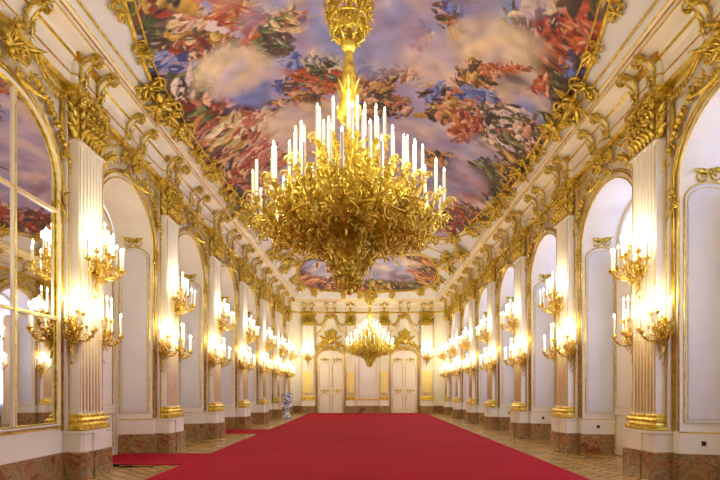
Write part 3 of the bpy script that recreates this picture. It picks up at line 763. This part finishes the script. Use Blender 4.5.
def make_side_door(name, label, loc, rz):
    global dmb
    t = sroot(name, label, loc, rz)
    if dmb is None:
        f = MB(); arch_slab(f, INH, OPS, INR, 0, -DEP-.06, -DEP-.01)
        g = MB()
        for s_ in (-1, 1):
            for z0, z1 in ((.2, 1.0), (1.2, 4.9)):
                g.tube([(s_*.12, -DEP, z0), (s_*.92, -DEP, z0), (s_*.92, -DEP, z1), (s_*.12, -DEP, z1)], .018, 5, 0, True)
        g.tube([(u, -DEP, z) for u, z in arch(.95, OPS, INR-.1, 5.05)], .018, 5)
        dmb = (f.mesh('door_leaf', M['cream']), g.mesh('gilt_moulding', M['gold']))
    obj('door_leaf', dmb[0], None, t); obj('gilt_moulding', dmb[1], None, t)
k = 2
for i, y in enumerate(BY):
    if y > 33 or i == 1: continue
    k += 1; make_side_door('door_%d' % k, 'arched cream door deep in the %s niche of the left wall' % (bayname(i) if i else 'off-frame'), side_loc(-1, y), side_rot(-1))

# ------------------------------------------------------------------ tall mirror in the nearest left bay
t = thing('wall_mirror', 'huge arched mirror with gilt glazing bars on the left wall, nearest the viewer', 'mirror', side_loc(-1, BY[1]), side_rot(-1))
mb = MB(); arch_slab(mb, 1.24, OPS, OPR-.02, 1.0, .0, .012, 0, 24); obj('mirror_glass', mb, M['mirror'], t)
mb = MB(); mb.tube([(u, .03, z) for u, z in arch(1.24, OPS, OPR-.02, 1.0, 24)], 
        .018, 6, 1, True); mb.tube([(u, .02, z) for u, z in arch(1.285, OPS, OPR+.03, .96, 24)], .045, 6, 0, True)
obj('frame', mb, [M['cream'], M['gold_br']], t)
mb = MB(); mb.box(-.275, -.205, .012, .04, 1.0, OPS+OPR-.06, 0); mb.box(-.252, -.228, .04, .05, 1.0, OPS+OPR-.06, 1)
for zz in (2.75, 4.55): mb.box(-1.24, 1.24, .012, .04, zz-.03, zz+.03, 0); mb.box(-1.24, 1.24, .04, .05, zz-.01, zz+.01, 1)
obj('glazing_bars', mb, [M['cream'], M['gold_br']], t)

# ------------------------------------------------------------------ end wall doors
for n_, sg in ((1, -1), (2, 1)):
    t = sroot('door_%d' % n_, 'tall arched cream and gilt double door, %s one in the far end wall' % ('left' if sg < 0 else 'right'), (sg*2.47, YE, 0), PI)
    mb = MB(); A = arch(1.0, 3.75, .62, 0, 20)
    mb.tube([(u, .04, z) for u, z in A], .05, 6); mb.tube([(u, .03, z) for u, z in arch(.88, 3.72, .52, 0, 20)], .028, 6); obj('door_frame', mb, M['gold'], t)
    for s_ in (-1, 1):
        P = arch(.87, 3.72, .5, .02, 20); half = [(u, z) for u, z in P if s_*u >= -1e-6]
        if s_ > 0: half = [(0, .02), (0, 4.22)] + [q for q in half if q[0] > .01]
        else: half = [q for q in half if q[0] < -.01] + [(0, 4.22), (0, .02)]
        mb = MB(); a = mb.add([(u, .02, z) for u, z in half]); b = mb.add([(u, .05, z) for u, z in half]); kk = len(half)
        mb.face([b+i for i in range(kk)]); 
        for i in range(kk): mb.face([a+i, b+i, b+(i+1) % kk, a+(i+1) % kk])
        lf = obj('door_leaf', mb, M['cream'], t)
        mb = MB(); x0, x1 = (.1, .78) if s_ > 0 else (-.78, -.1); xc = (x0+x1)/2
        mb.tube([(x0, .06, 1.75), (x1, .06, 1.75), (x1, .06, 3.2)] + [(xc+(x1-xc)*math.cos(PI*q/8), .06, 3.2+.25*math.sin(PI*q/8)) for q in range(1, 8)] + [(x0, .06, 3.2)], .02, 5, 0, True)
        mb.tube([(x0, .06, .2), (x1, .06, .2), (x1, .06, 1.2), (xc, .06, 1.35), (x0, .06, 1.2)], .02, 5, 0, True)
        for zz in (1.5, 3.62): mb.cluster((xc, .07, zz), .17, 8, (0, 1, 0), 5, n=3)
        for q in (-1, 1):
            for zz in (1.52, 3.6): mb.spiral((xc+q*.2, .07, zz), (q, 0, 0), (0, 0, -1 if zz < 2 else 1), .1, 1.3, .02, 0, -PI/2)
        obj('gilt_panel', mb, M['gold'], lf)
    mb = MB(); mb.box(-.03, .03, .04, .08, 0, 4.2); obj('meeting_stile', mb, M['cream'], t)
    mb = MB(); mb.lathe([(.0, -.03), (.03, 0), (0, .03)], 8, (.07, .1, 1.5)); obj('door_handle', mb, M['gold_br'], t)
    # rocaille trophy above the door
    t2 = thing('overdoor_trophy', 'gilt rocaille trophy of leaves and scrolls above the %s end door' % ('left' if sg < 0 else 'right'), 'ornament', (sg*2.47, YE, 4.3), PI, 'gilt overdoor trophies')
    mb = MB(); q = random.Random(17)
    for k in range(22):
        z = q.uniform(.05, 1.25); x = q.uniform(-1, 1)*(.62*(1.3-z)/1.3+.08)
        mb.cluster((x, .1+.12*(1-abs(x)), z), .24, 8, (0, 1, 0), 300+k, .42, .5, n=3)
    mb.blob((0, .16, .6), (.2, .12, .28), 10)
    for s_ in (-1, 1):
        for z, r_ in ((.2, .2), (.65, .17), (1.05, .12)): mb.spiral((s_*(.2+.25*(1.2-z)), .25, z), (s_, 0, 0), (0, 0, 1), r_, 1.5, .035)
    obj('centre_spray', mb, M['gold_orn'], t2)
    for s_ in (-1, 1):
        mb = MB(); mb.tube([(s_*(.15+.9*q/8), .08, .42-.5*(q/8)**1.5+.12*math.sin(PI*q/8)) for q in range(9)], .05, 6)
        mb.cluster((s_*.6, .12, .3), .35, 10, (0, 1, 0), 9+s_); mb.cluster((s_*1.0, .12, -.02), .26, 8, (0, 1, 0), 12+s_); mb.spiral((s_*.95, .1, .12), (s_, 0, 0), (0, 0, 1), .16, 1.4, .035)
        mb.leaf((s_*.3, .12, .6), (s_, .1, .7), (0, 1, 0), .75, .18, -.5); mb.leaf((s_*.2, .12, .8), (s_*.5, .1, 1), (0, 1, 0), .6, .16, .5)
        obj('scroll_spray', mb, M['gold_orn'], t2)
    t3 = thing('wall_ornament', 'pointed gilt moulding with hanging garlands over the %s end door' % ('left' if sg < 0 else 'right'), 'ornament', (sg*2.47, YE, 0), PI, 'gilt ogee mouldings over the doors')
    mb = MB()
    for s_ in (-1, 1):
        cv = [(1.18, 4.2), (1.2, 4.8), (1.05, 5.3), (.72, 5.6), (.48, 5.95), (.42, 6.3), (.3, 6.5), (0, 6.6)]
        mb.tube([(s_*a, .04, z) for a, z in cv], .035, 6); mb.tube([(s_*(a-.1 if a > .1 else 0), .03, z-.1) for a, z in cv], .018, 5)
    obj('ogee_moulding', mb, M['gold'], t3)
    for s_ in (-1, 1):
        mb = MB(); mb.garland([(s_*.35, .08, 6.45), (s_*.5, .08, 6.1), (s_*.8, .08, 5.9), (s_*1.05, .08, 6.2), (s_*1.12, .08, 5.7), (s_*1.15, .08, 5.2)], .13, (0, 1, 0), 81+s_); obj('garland', mb, M['gold_orn'], t3)
    mb = MB(); mb.cluster((0, .12, 6.55), .32, 12, (0, 1, 0), 44); 
    for s_ in (-1, 1): mb.spiral((s_*.28, .1, 6.5), (s_, 0, 0), (0, 0, 1), .14, 1.4, .035)
    obj('crest', mb, M['gold_orn'], t3)
# centre panel between the inner pilasters
t = thing('wall_panel', 'tall white panel with gilt border in the middle of the far end wall, between the doors', 'wall panel', (0, YE, 0), PI)
mb = MB(); mb.box(-.6, .6, 0, .02, 1.0, 5.9); obj('panel_field', mb, M['panel'], t)
mb = MB(); mb.tube([(-.58, .03, 1.05), (.58, .03, 1.05), (.58, .03, 5.8), (-.58, .03, 5.8)], .02, 5, 0, True); mb.box(-.72, .72, 0, .06, .86, .96); obj('gilt_border', mb, M['gold'], t)
mb = MB(); mb.cluster((0, .06, 5.9), .3, 12, (0, 1, 0), 46); obj('crest', mb, M['gold_orn'], t)

# ------------------------------------------------------------------ candles shared by all lights
def candle_meshes(h, r):
    c = MB(); c.lathe([(r*1.05, 0), (r, .02), (r, h-.01), (r*.7, h)], 10)
    b = MB(); b.lathe([(.0, h), (.010, h+.008), (.015, h+.028), (.011, h+.05), (.004, h+.07), (0, h+.078)], 8)
    return c.mesh('candle', M['candle']), b.mesh('bulb', M['bulb'])
def add_candle(parent, ms, x, y, z):
    c = obj('candle', ms[0], None, parent, (x, y, z)); obj('bulb', ms[1], None, c); return c
def bez(p0, p1, p2, p3, n=10):
    return [((1-t)**3*p0 + 3*(1-t)**2*t*p1 + 3*(1-t)*t*t*p2 + t**3*p3) for t in [i/n for i in range(n+1)]]
def arm_mesh(mb, p0, p3, drop, rise, tr, leaves=4, seed=0, LS=.1, hook=None):
    # S-curved branch with leaves ending in a drip pan
    q = random.Random(seed); p0 = Vector(p0); p3 = Vector(p3); d = V(p3.x-p0.x, p3.y-p0.y, 0)
    p1 = p0 + d*.35 + V(0, 0, -drop); p2 = p3 - d*.05 + V(0, 0, -rise)
    P = bez(p0, p1, p2, p3); mb.tube(P, [tr*(1.2-.5*i/len(P)) for i in range(len(P))], 6)
    dn = d.normalized(); sd = V(-dn.y, dn.x, 0)
    for i in range(leaves):
        k = 1 + int((len(P)-3)*(i+.5)/leaves); t = (P[k+1]-P[k]).normalized()
        for s_ in (-1, 1):
            mb.leaf(P[k], t*.6 + sd*s_*q.uniform(.5, 1.1) + V(0, 0, q.uniform(-.5, .8)), V(0, 0, 1), LS*q.uniform(.8, 1.4), LS*.5, q.uniform(-.9, 1.0), 0, 3)
    mid = P[len(P)//2]
    mb.spiral(mid + V(0, 0, LS*.7), dn, (0, 0, 1), LS*.75, 1.3, tr*.7, 0, -PI/2)
    mb.spiral(P[3] - V(0, 0, LS*.5), dn, (0, 0, -1), LS*.6, 1.2, tr*.6, 0, PI/2)
    # pan and socket
    mb.lathe([(.008, -.05), (.03, -.03), (.012, -.015), (.045, .0), (.05, .012), (.02, .014), (.022, .045), (.016, .05)], 10, p3)
    for k in range(6):
        a = 2*PI*k/6; mb.leaf(p3 + V(0, 0, -.04), (math.cos(a), math.sin(a), .5), (0, 0, 1), .07, .04, .5, 0, 3)
cand_s = candle_meshes(.27, .015)
def make_sconce(name, spec, body, label, drop=1.0):
    t = thing(name, label, 'wall light')
    mb = MB(); bz, bw = body
    mb.cluster((0, .03, 0), bw, 12, (0, 1, 0), 3, .4, .5, stretch=(.8, 1.1)); mb.cluster((0, .06, -bw*.9), bw*.7, 10, (0, 1, 0), 4, stretch=(.7, 1.3)); mb.cluster((0, .05, bw*.9), bw*.6, 9, (0, 1, 0), 6)
    mb.leaf((0, .05, -bw*1.1), (0, .1, -1), (0, 1, 0), bz, bw*.5, .3); mb.blob((0, .09, 0), (.05, .05, .09), 8); mb.blob((0, .06, -bw*1.1-bz), .025, 6)
    for s_ in (-1, 1): mb.spiral((s_*bw*.5, .06, -bw*.3), (s_, 0, 0), (0, 0, -1), bw*.45, 1.4, .015); mb.spiral((s_*bw*.45, .06, bw*.6), (s_, 0, 0), (0, 0, 1), bw*.4, 1.4, .013)
    obj('back_plate', mb, M['gold_sc'], t)
    for i, (a, r, z) in enumerate(spec):
        p = V(r*math.sin(R(a)), .08 + r*math.cos(R(a)), z)
        mb = MB(); arm_mesh(mb, V(0, .06, -.05), p, .16+.1*z, .16, .012, 3, 40+i, .085); obj('arm', mb, M['gold_sc'], t)
        add_candle(t, cand_s, p.x, p.y, p.z+.045)
    return t
upper = make_sconce('wall_sconce', [(-82, .36, .10), (-48, .38, .04), (-16, .40, .0), (16, .40, .0), (48, .38, .04), (82, .36, .10), (-62, .22, .26), (-20, .24, .24), (20, .24, .24), (62, .22, .26), (0, .13, .40)], (.22, .20), 'x')
lower = make_sconce('wall_sconce', [(-84, .27, .10), (-42, .30, .03), (0, .32, .0), (42, .30, .03), (84, .27, .10), (-30, .14, .28), (30, .14, .28)], (.26, .19), 'x')
upper.scale = (1.1, 1.1, 1.1); lower.scale = (1.12, 1.12, 1.15)
ut, lt = cache(upper), cache(lower); fu = fl_ = True
def lamp(x, y, z, e, r=.10, col=(1.0, .85, .56), nm='candle_light'):
    l = bpy.data.lights.new(nm, 'POINT'); l.energy = e; l.shadow_soft_size = r; l.color = col
    o = bpy.data.objects.new(nm, l); o.location = (x, y, z); COL.objects.link(o); return o
ES = 34
for side, sg in SIDES:
    for i, y in enumerate(PY):
        if i < 1: continue
        nm = ORD[i-2] if i > 1 else 'off-frame'
        lu = 'large gilt many-candle sconce high on the %s pilaster, %s wall' % (nm, side); gu = 'upper sconces, %s wall' % side
        loc = (sg*(HW-.26), y, 3.72)
        if fu: upper.location = loc; upper.rotation_euler = (0, 0, side_rot(sg)); upper['label'] = lu; upper['group'] = gu; fu = False
        else: dup(upper, ut, loc, side_rot(sg), lu, gu)
        for s_ in (-1, 1):
            ll = 'smaller gilt candle sconce low on the %s %s pilaster, %s of its pair' % (nm, side, 'nearer' if s_ < 0 else 'farther'); gl_ = 'lower sconces, %s wall' % side
            loc = (sg*(HW-.10), y + s_*.47, 2.56); rz = side_rot(sg)
            if fl_: lower.location = loc; lower.rotation_euler = (0, 0, rz); lower['label'] = ll; lower['group'] = gl_; fl_ = False
            else: dup(lower, lt, loc, rz, ll, gl_)
            lamp(sg*(HW-.42), y + s_*.5, 3.02, ES*.55)
        lamp(sg*(HW-.58), y, 4.35, ES)
for sg in (-1, 1):
    dup(upper, ut, (sg*4.0, YE-.26, 3.72), PI, 'large gilt many-candle sconce on the end wall, %s door' % ('left of the left' if sg < 0 else 'right of the right'), 'end wall sconces')
    lamp(sg*4.0, YE-.58, 4.35, ES)

# ------------------------------------------------------------------ chandeliers
cand_l = candle_meshes(.44, .024)
def make_chandelier(label):
    # origin at the lowest pendant point; about 3 m across
    t = thing('chandelier', label, 'chandelier', (0, 0, 0), 0, 'gilt candle chandeliers')
    mb = MB()  # central column
    mb.lathe([(0, 0), (.04, .03), (.06, .08), (.03, .13), (.09, .2), (.16, .3), (.2, .42), (.12, .5), (.24, .6), (.34, .72), (.36, .84), (.26, .95), (.12, 1.0), (.1, 1.2), (.16, 1.3), (.1, 1.4), (.07, 1.7), (.13, 1.8), (.07, 1.9), (.06, 2.3), (.1, 2.4), (.05, 2.5), (.05, 2.62)], 20)
    obj('column', mb, M['gold_br'], t)
    mb = MB()
    mb.lathe([(.05, 2.6), (.15, 2.66), (.19, 2.74), (.19, 2.86), (.13, 2.92), (.15, 3.05), (.11, 3.3), (.07, 3.6), (.05, 3.75), (.045, 4.1)], 16)
    for k in range(8):
        a = 2*PI*k/8; mb.leaf((.12*math.cos(a), .12*math.sin(a), 2.95), (.1*math.cos(a), .1*math.sin(a), 1), (math.cos(a), math.sin(a), 0), .3, .08, .35)
    obj('stem', mb, M['gold_br'], t)
    mb = MB() # openwork crown near the top
    mb.lathe([(.05, 3.55), (.13, 3.62), (.15, 3.70), (.06, 3.74)], 14)
    for k in range(12):
        a = 2*PI*k/12; d = V(math.cos(a), math.sin(a), 0); tt = V(-d.y, d.x, 0)
        P = bez(d*.1+V(0,0,3.68), d*.50+V(0,0,3.86), d*.42+V(0,0,4.3), d*.06+V(0,0,4.56), 10)
        if k % 2 == 0: mb.tube(P, .014, 6)
        mb.spiral(d*.34+V(0,0,4.2), tt*(-1)**k, (0,0,1), .12, 1.5, .022, 0, 1); mb.spiral(d*.27+V(0,0,3.93), tt*(-1)**k, (0,0,-1), .10, 1.5, .02, 0, 1); mb.spiral(d*.36+V(0,0,4.3), d, (0,0,1), .09, 1.4, .02, 0, -1)
        for zz, rr_, cr in ((3.92, .27, .13), (4.12, .34, .15), (4.38, .27, .14)): mb.cluster(d*rr_ + V(0,0,zz), cr, 6, d + V(0,0,.2), k*3+int(zz*10), .42, 1.2, n=3)
        mb.leaf(d*.12+V(0,0,4.5), d*.4+V(0,0,1), d, .2, .09, .9, 0, 3)
    mb.tube([(.31*math.cos(2*PI*k/24), .31*math.sin(2*PI*k/24), 4.07) for k in range(24)], .022, 6, 0, True)
    mb.blob((0, 0, 4.55), (.09, .09, .11), 10); mb.blob((0, 0, 4.1), (.12, .12, .2), 10)
    mb.v = [(a*.86, b*.86, c*.96+.28) for a, b, c in mb.v]
    obj('crown', mb, M['gold_br'], t)
    mb = MB(); mb.tube([(0, 0, 4.0), (0, 0, 6.3)], .035, 10); obj('suspension_rod', mb, M['gold_br'], t)
    # pendant and basket foliage
    mb = MB(); q = random.Random(3)
    for z, r, cnt, s_ in ((.10, .05, 6, .14), (.28, .15, 9, .2), (.45, .2, 11, .25), (.62, .32, 14, .3), (.8, .40, 16, .3), (.98, .34, 14, .3)):
        for k in range(cnt):
            a = 2*PI*(k+q.random()*.4)/cnt; d = V(math.cos(a), math.sin(a), 0)
            mb.leaf(d*r + V(0,0,z), d + V(0, 0, q.uniform(-.3, .9)), (0,0,1), s_, s_*.42, q.uniform(-1, 1.1))
            if k % 2: mb.spiral(d*(r+.08)+V(0,0,z), d, (0,0,1), s_*.35, 1.3, .014, 0, -PI/2)
    for k in range(150):
        a = q.uniform(0, 2*PI); d = V(math.cos(a), math.sin(a), 0); tt = V(-d.y, d.x, 0); z = q.uniform(.12, 1.0); r = .10 + .62*(z/1.0)**1.3*q.uniform(.55, 1)
        mb.leaf(d*r + V(0,0,z), d*q.uniform(-.2, 1) + tt*q.uniform(-1, 1) + V(0, 0, q.uniform(-.8, .6)), (0,0,1), q.uniform(.1, .2), .075, q.uniform(-1.2, 1.2), 0, 3)
        if k % 3 == 0: mb.spiral(d*r + V(0,0,z), tt, (0,0,1), .085, 1.4, .014, 0, k)
    obj('pendant_basket', mb, M['gold_br'], t)
    # candle branches in tiers: radius, count, pan height, root height, drop
    tiers = [(.24, 4, 2.38, 2.1, .08, .0), (.46, 8, 2.24, 1.9, .25, .3), (.68, 8, 2.0, 1.7, .35, .1), (.90, 12, 1.70, 1.35, .4, .25), (1.16, 14, 1.46, 1.05, .35, .05), (1.43, 18, 1.20, .95, .38, .15)]
    for ti, (r, n, zc, zr, dr, ph) in enumerate(tiers):
        me = []
        for v in range(2):
            mb = MB(); arm_mesh(mb, (.1, 0, zr), (r, 0, zc), dr, .30 if r > .5 else .18, .024, 4 + int(r*5), 200+ti*5+v, .13 + .03*(r > .6))
            if r > .6:
                qq = random.Random(ti*7+v)
                for k in range(int(34*r)):
                    x = r*qq.uniform(.35, 1.06); z = zr + (zc-zr)*(x/r)**2 - dr*.35 + qq.uniform(-.22, .2); sd_ = qq.uniform(-.14, .14)
                    mb.leaf((x, sd_, z), (qq.uniform(-.6, 1), qq.uniform(-1, 1), qq.uniform(-.8, .9)), (0, 0, 1), qq.uniform(.07, .15), .055, qq.uniform(-1.3, 1.3), 0, 3)
                for k in range(7):
                    x = r*(.4+.11*k); mb.spiral((x, .05*(k % 3-1), zr+(zc-zr)*(x/r)**2 - dr*.3 + .13*(-1)**k), (1, 0, 0), (0, .5*(-1)**k, 1), .085, 1.4, .014, 0, k)
            me.append(mb.mesh('arm', M['gold_br']))
        for k in range(n):
            a = 2*PI*k/n + ph; zo = (.07 if k % 2 else 0) if ti > 1 else 0
            ar = obj('arm', me[k % 2], None, t, (0, 0, zo), a)
            add_candle(t, cand_l, r*math.cos(a), r*math.sin(a), zc+.045+zo)
    # rings of scrollwork joining the branches
    for r, z in ((1.18, 1.0), (.8, 1.12), (.55, .95)):
        mb = MB(); q = random.Random(int(r*100)); n = int(26*r)
        mb.tube([(r*math.cos(2*PI*k/60), r*math.sin(2*PI*k/60), z + .035*math.sin(2*PI*k/60*9)) for k in range(60)], .02, 5, 0, True)
        for k in range(n):
            a = 2*PI*k/n; d = V(math.cos(a), math.sin(a), 0); tt = V(-d.y, d.x, 0)
            mb.spiral(d*r + V(0,0,z+.1), tt, (0,0,1), .09, 1.4, .015, 0, -PI/2); mb.spiral(d*(r-.05) + V(0,0,z-.1), -tt, (0,0,-1), .09, 1.4, .015, 0, -PI/2)
            for _ in range(3): mb.leaf(d*r + V(0,0,z+q.uniform(-.2,.2)), d*q.uniform(-.3,1) + tt*q.uniform(-1,1) + V(0,0,q.uniform(-1,1)), (0,0,1), q.uniform(.12,.22), .08, q.uniform(-1.2,1.2), 0, 3)
        obj('scroll_ring', mb, M['gold_br'], t)
    return t
ch = make_chandelier('huge gilt bronze chandelier full of white candles, hanging in the foreground'); ctree = cache(ch)
ch.location = (-.28, 7.6, 2.98)
dup(ch, ctree, (.14, 30.3, 2.9), .2, 'gilt candle chandelier hanging at the far end in front of the doors', 'gilt candle chandeliers')
for cx, cy, zz in ((-.28, 7.6, 2.98), (.14, 30.3, 2.9)):
    for k in range(5):
        a = 2*PI*k/5+.3; lamp(cx+1.5*math.cos(a), cy+1.5*math.sin(a), zz+1.78, 34, .12)
    lamp(cx, cy-.5, zz+2.95, 30, .12); lamp(cx, cy+.5, zz+2.95, 24, .12)

# ------------------------------------------------------------------ small things
for k, (i, nm) in enumerate(((1, 'nearest'), (2, 'second'), (3, 'third'), (4, 'fourth'))):
    y = BY[i] + OPH - (OPH-INH)*.42; mb = MB(); mb.box(-.04, .04, -.035, 0, -.04, .04); mb.box(-.028, .028, -.04, -.035, -.028, .028); mb.blob((0, -.04, 0), .012, 6)
    o = obj('power_socket', mb, M['black'], None, (HW+.34, y, .66)); tag(o, 'small black square socket on the white dado of the %s right window recess' % nm, 'socket', 'black sockets along the right wall')
t = thing('porcelain_stand', 'blue and white waisted stand on the parquet beside the far left wall', 'stand', (-4.45, 27.6, 0))
mb = MB(); mb.lathe([(.0, 0), (.24, 0), (.26, .04), (.24, .10), (.15, .22), (.12, .45), (.13, .62), (.20, .80)], 20); obj('foot', mb, M['porcelain'], t)
mb = MB(); mb.lathe([(.18, .80), (.29, .92), (.31, 1.1), (.29, 1.3), (.31, 1.38), (.27, 1.38), (.25, 1.3), (.0, 1.28)], 20); obj('bowl', mb, M['porcelain'], t)
t = thing('floor_cable', 'short black cable with plug lying on the parquet at the nearest left pedestal', 'cable', (-4.72, 10.05, 0))
mb = MB(); mb.tube([(-.35, .1, .012), (-.2, -.05, .012), (0, .03, .012), (.2, -.02, .012), (.42, .05, .012)], .011, 6); obj('cord', mb, M['black'], t)
mb = MB(); mb.box(-.42, -.30, .06, .14, 0, .05); obj('plug', mb, M['black'], t)
mb = MB(); mb.box(-.12, .02, -.06, .0, 0, .04); obj('switch', mb, M['black'], t)

# ------------------------------------------------------------------ daylight and camera
w = bpy.data.worlds.new('World'); scn.world = w; w.use_nodes = True
bg = w.node_tree.nodes['Background']; bg.inputs[0].default_value = (.50, .60, 1.0, 1); bg.inputs[1].default_value = 7.5
cam = bpy.data.cameras.new('Camera'); co = bpy.data.objects.new('Camera', cam); COL.objects.link(co)
co.location = (0, 0, 1.55); co.rotation_euler = (R(90), 0, 0); cam.sensor_width = 36; cam.lens = 25.0
cam.shift_x = -7.5/720; cam.shift_y = 150/720; cam.clip_end = 200; cam.clip_start = .05
scn.camera = co
vs = scn.view_settings; vs.view_transform = 'Standard'; vs.look = 'None'; vs.gamma = 1; vs.use_curve_mapping = False; vs.exposure = 0.3
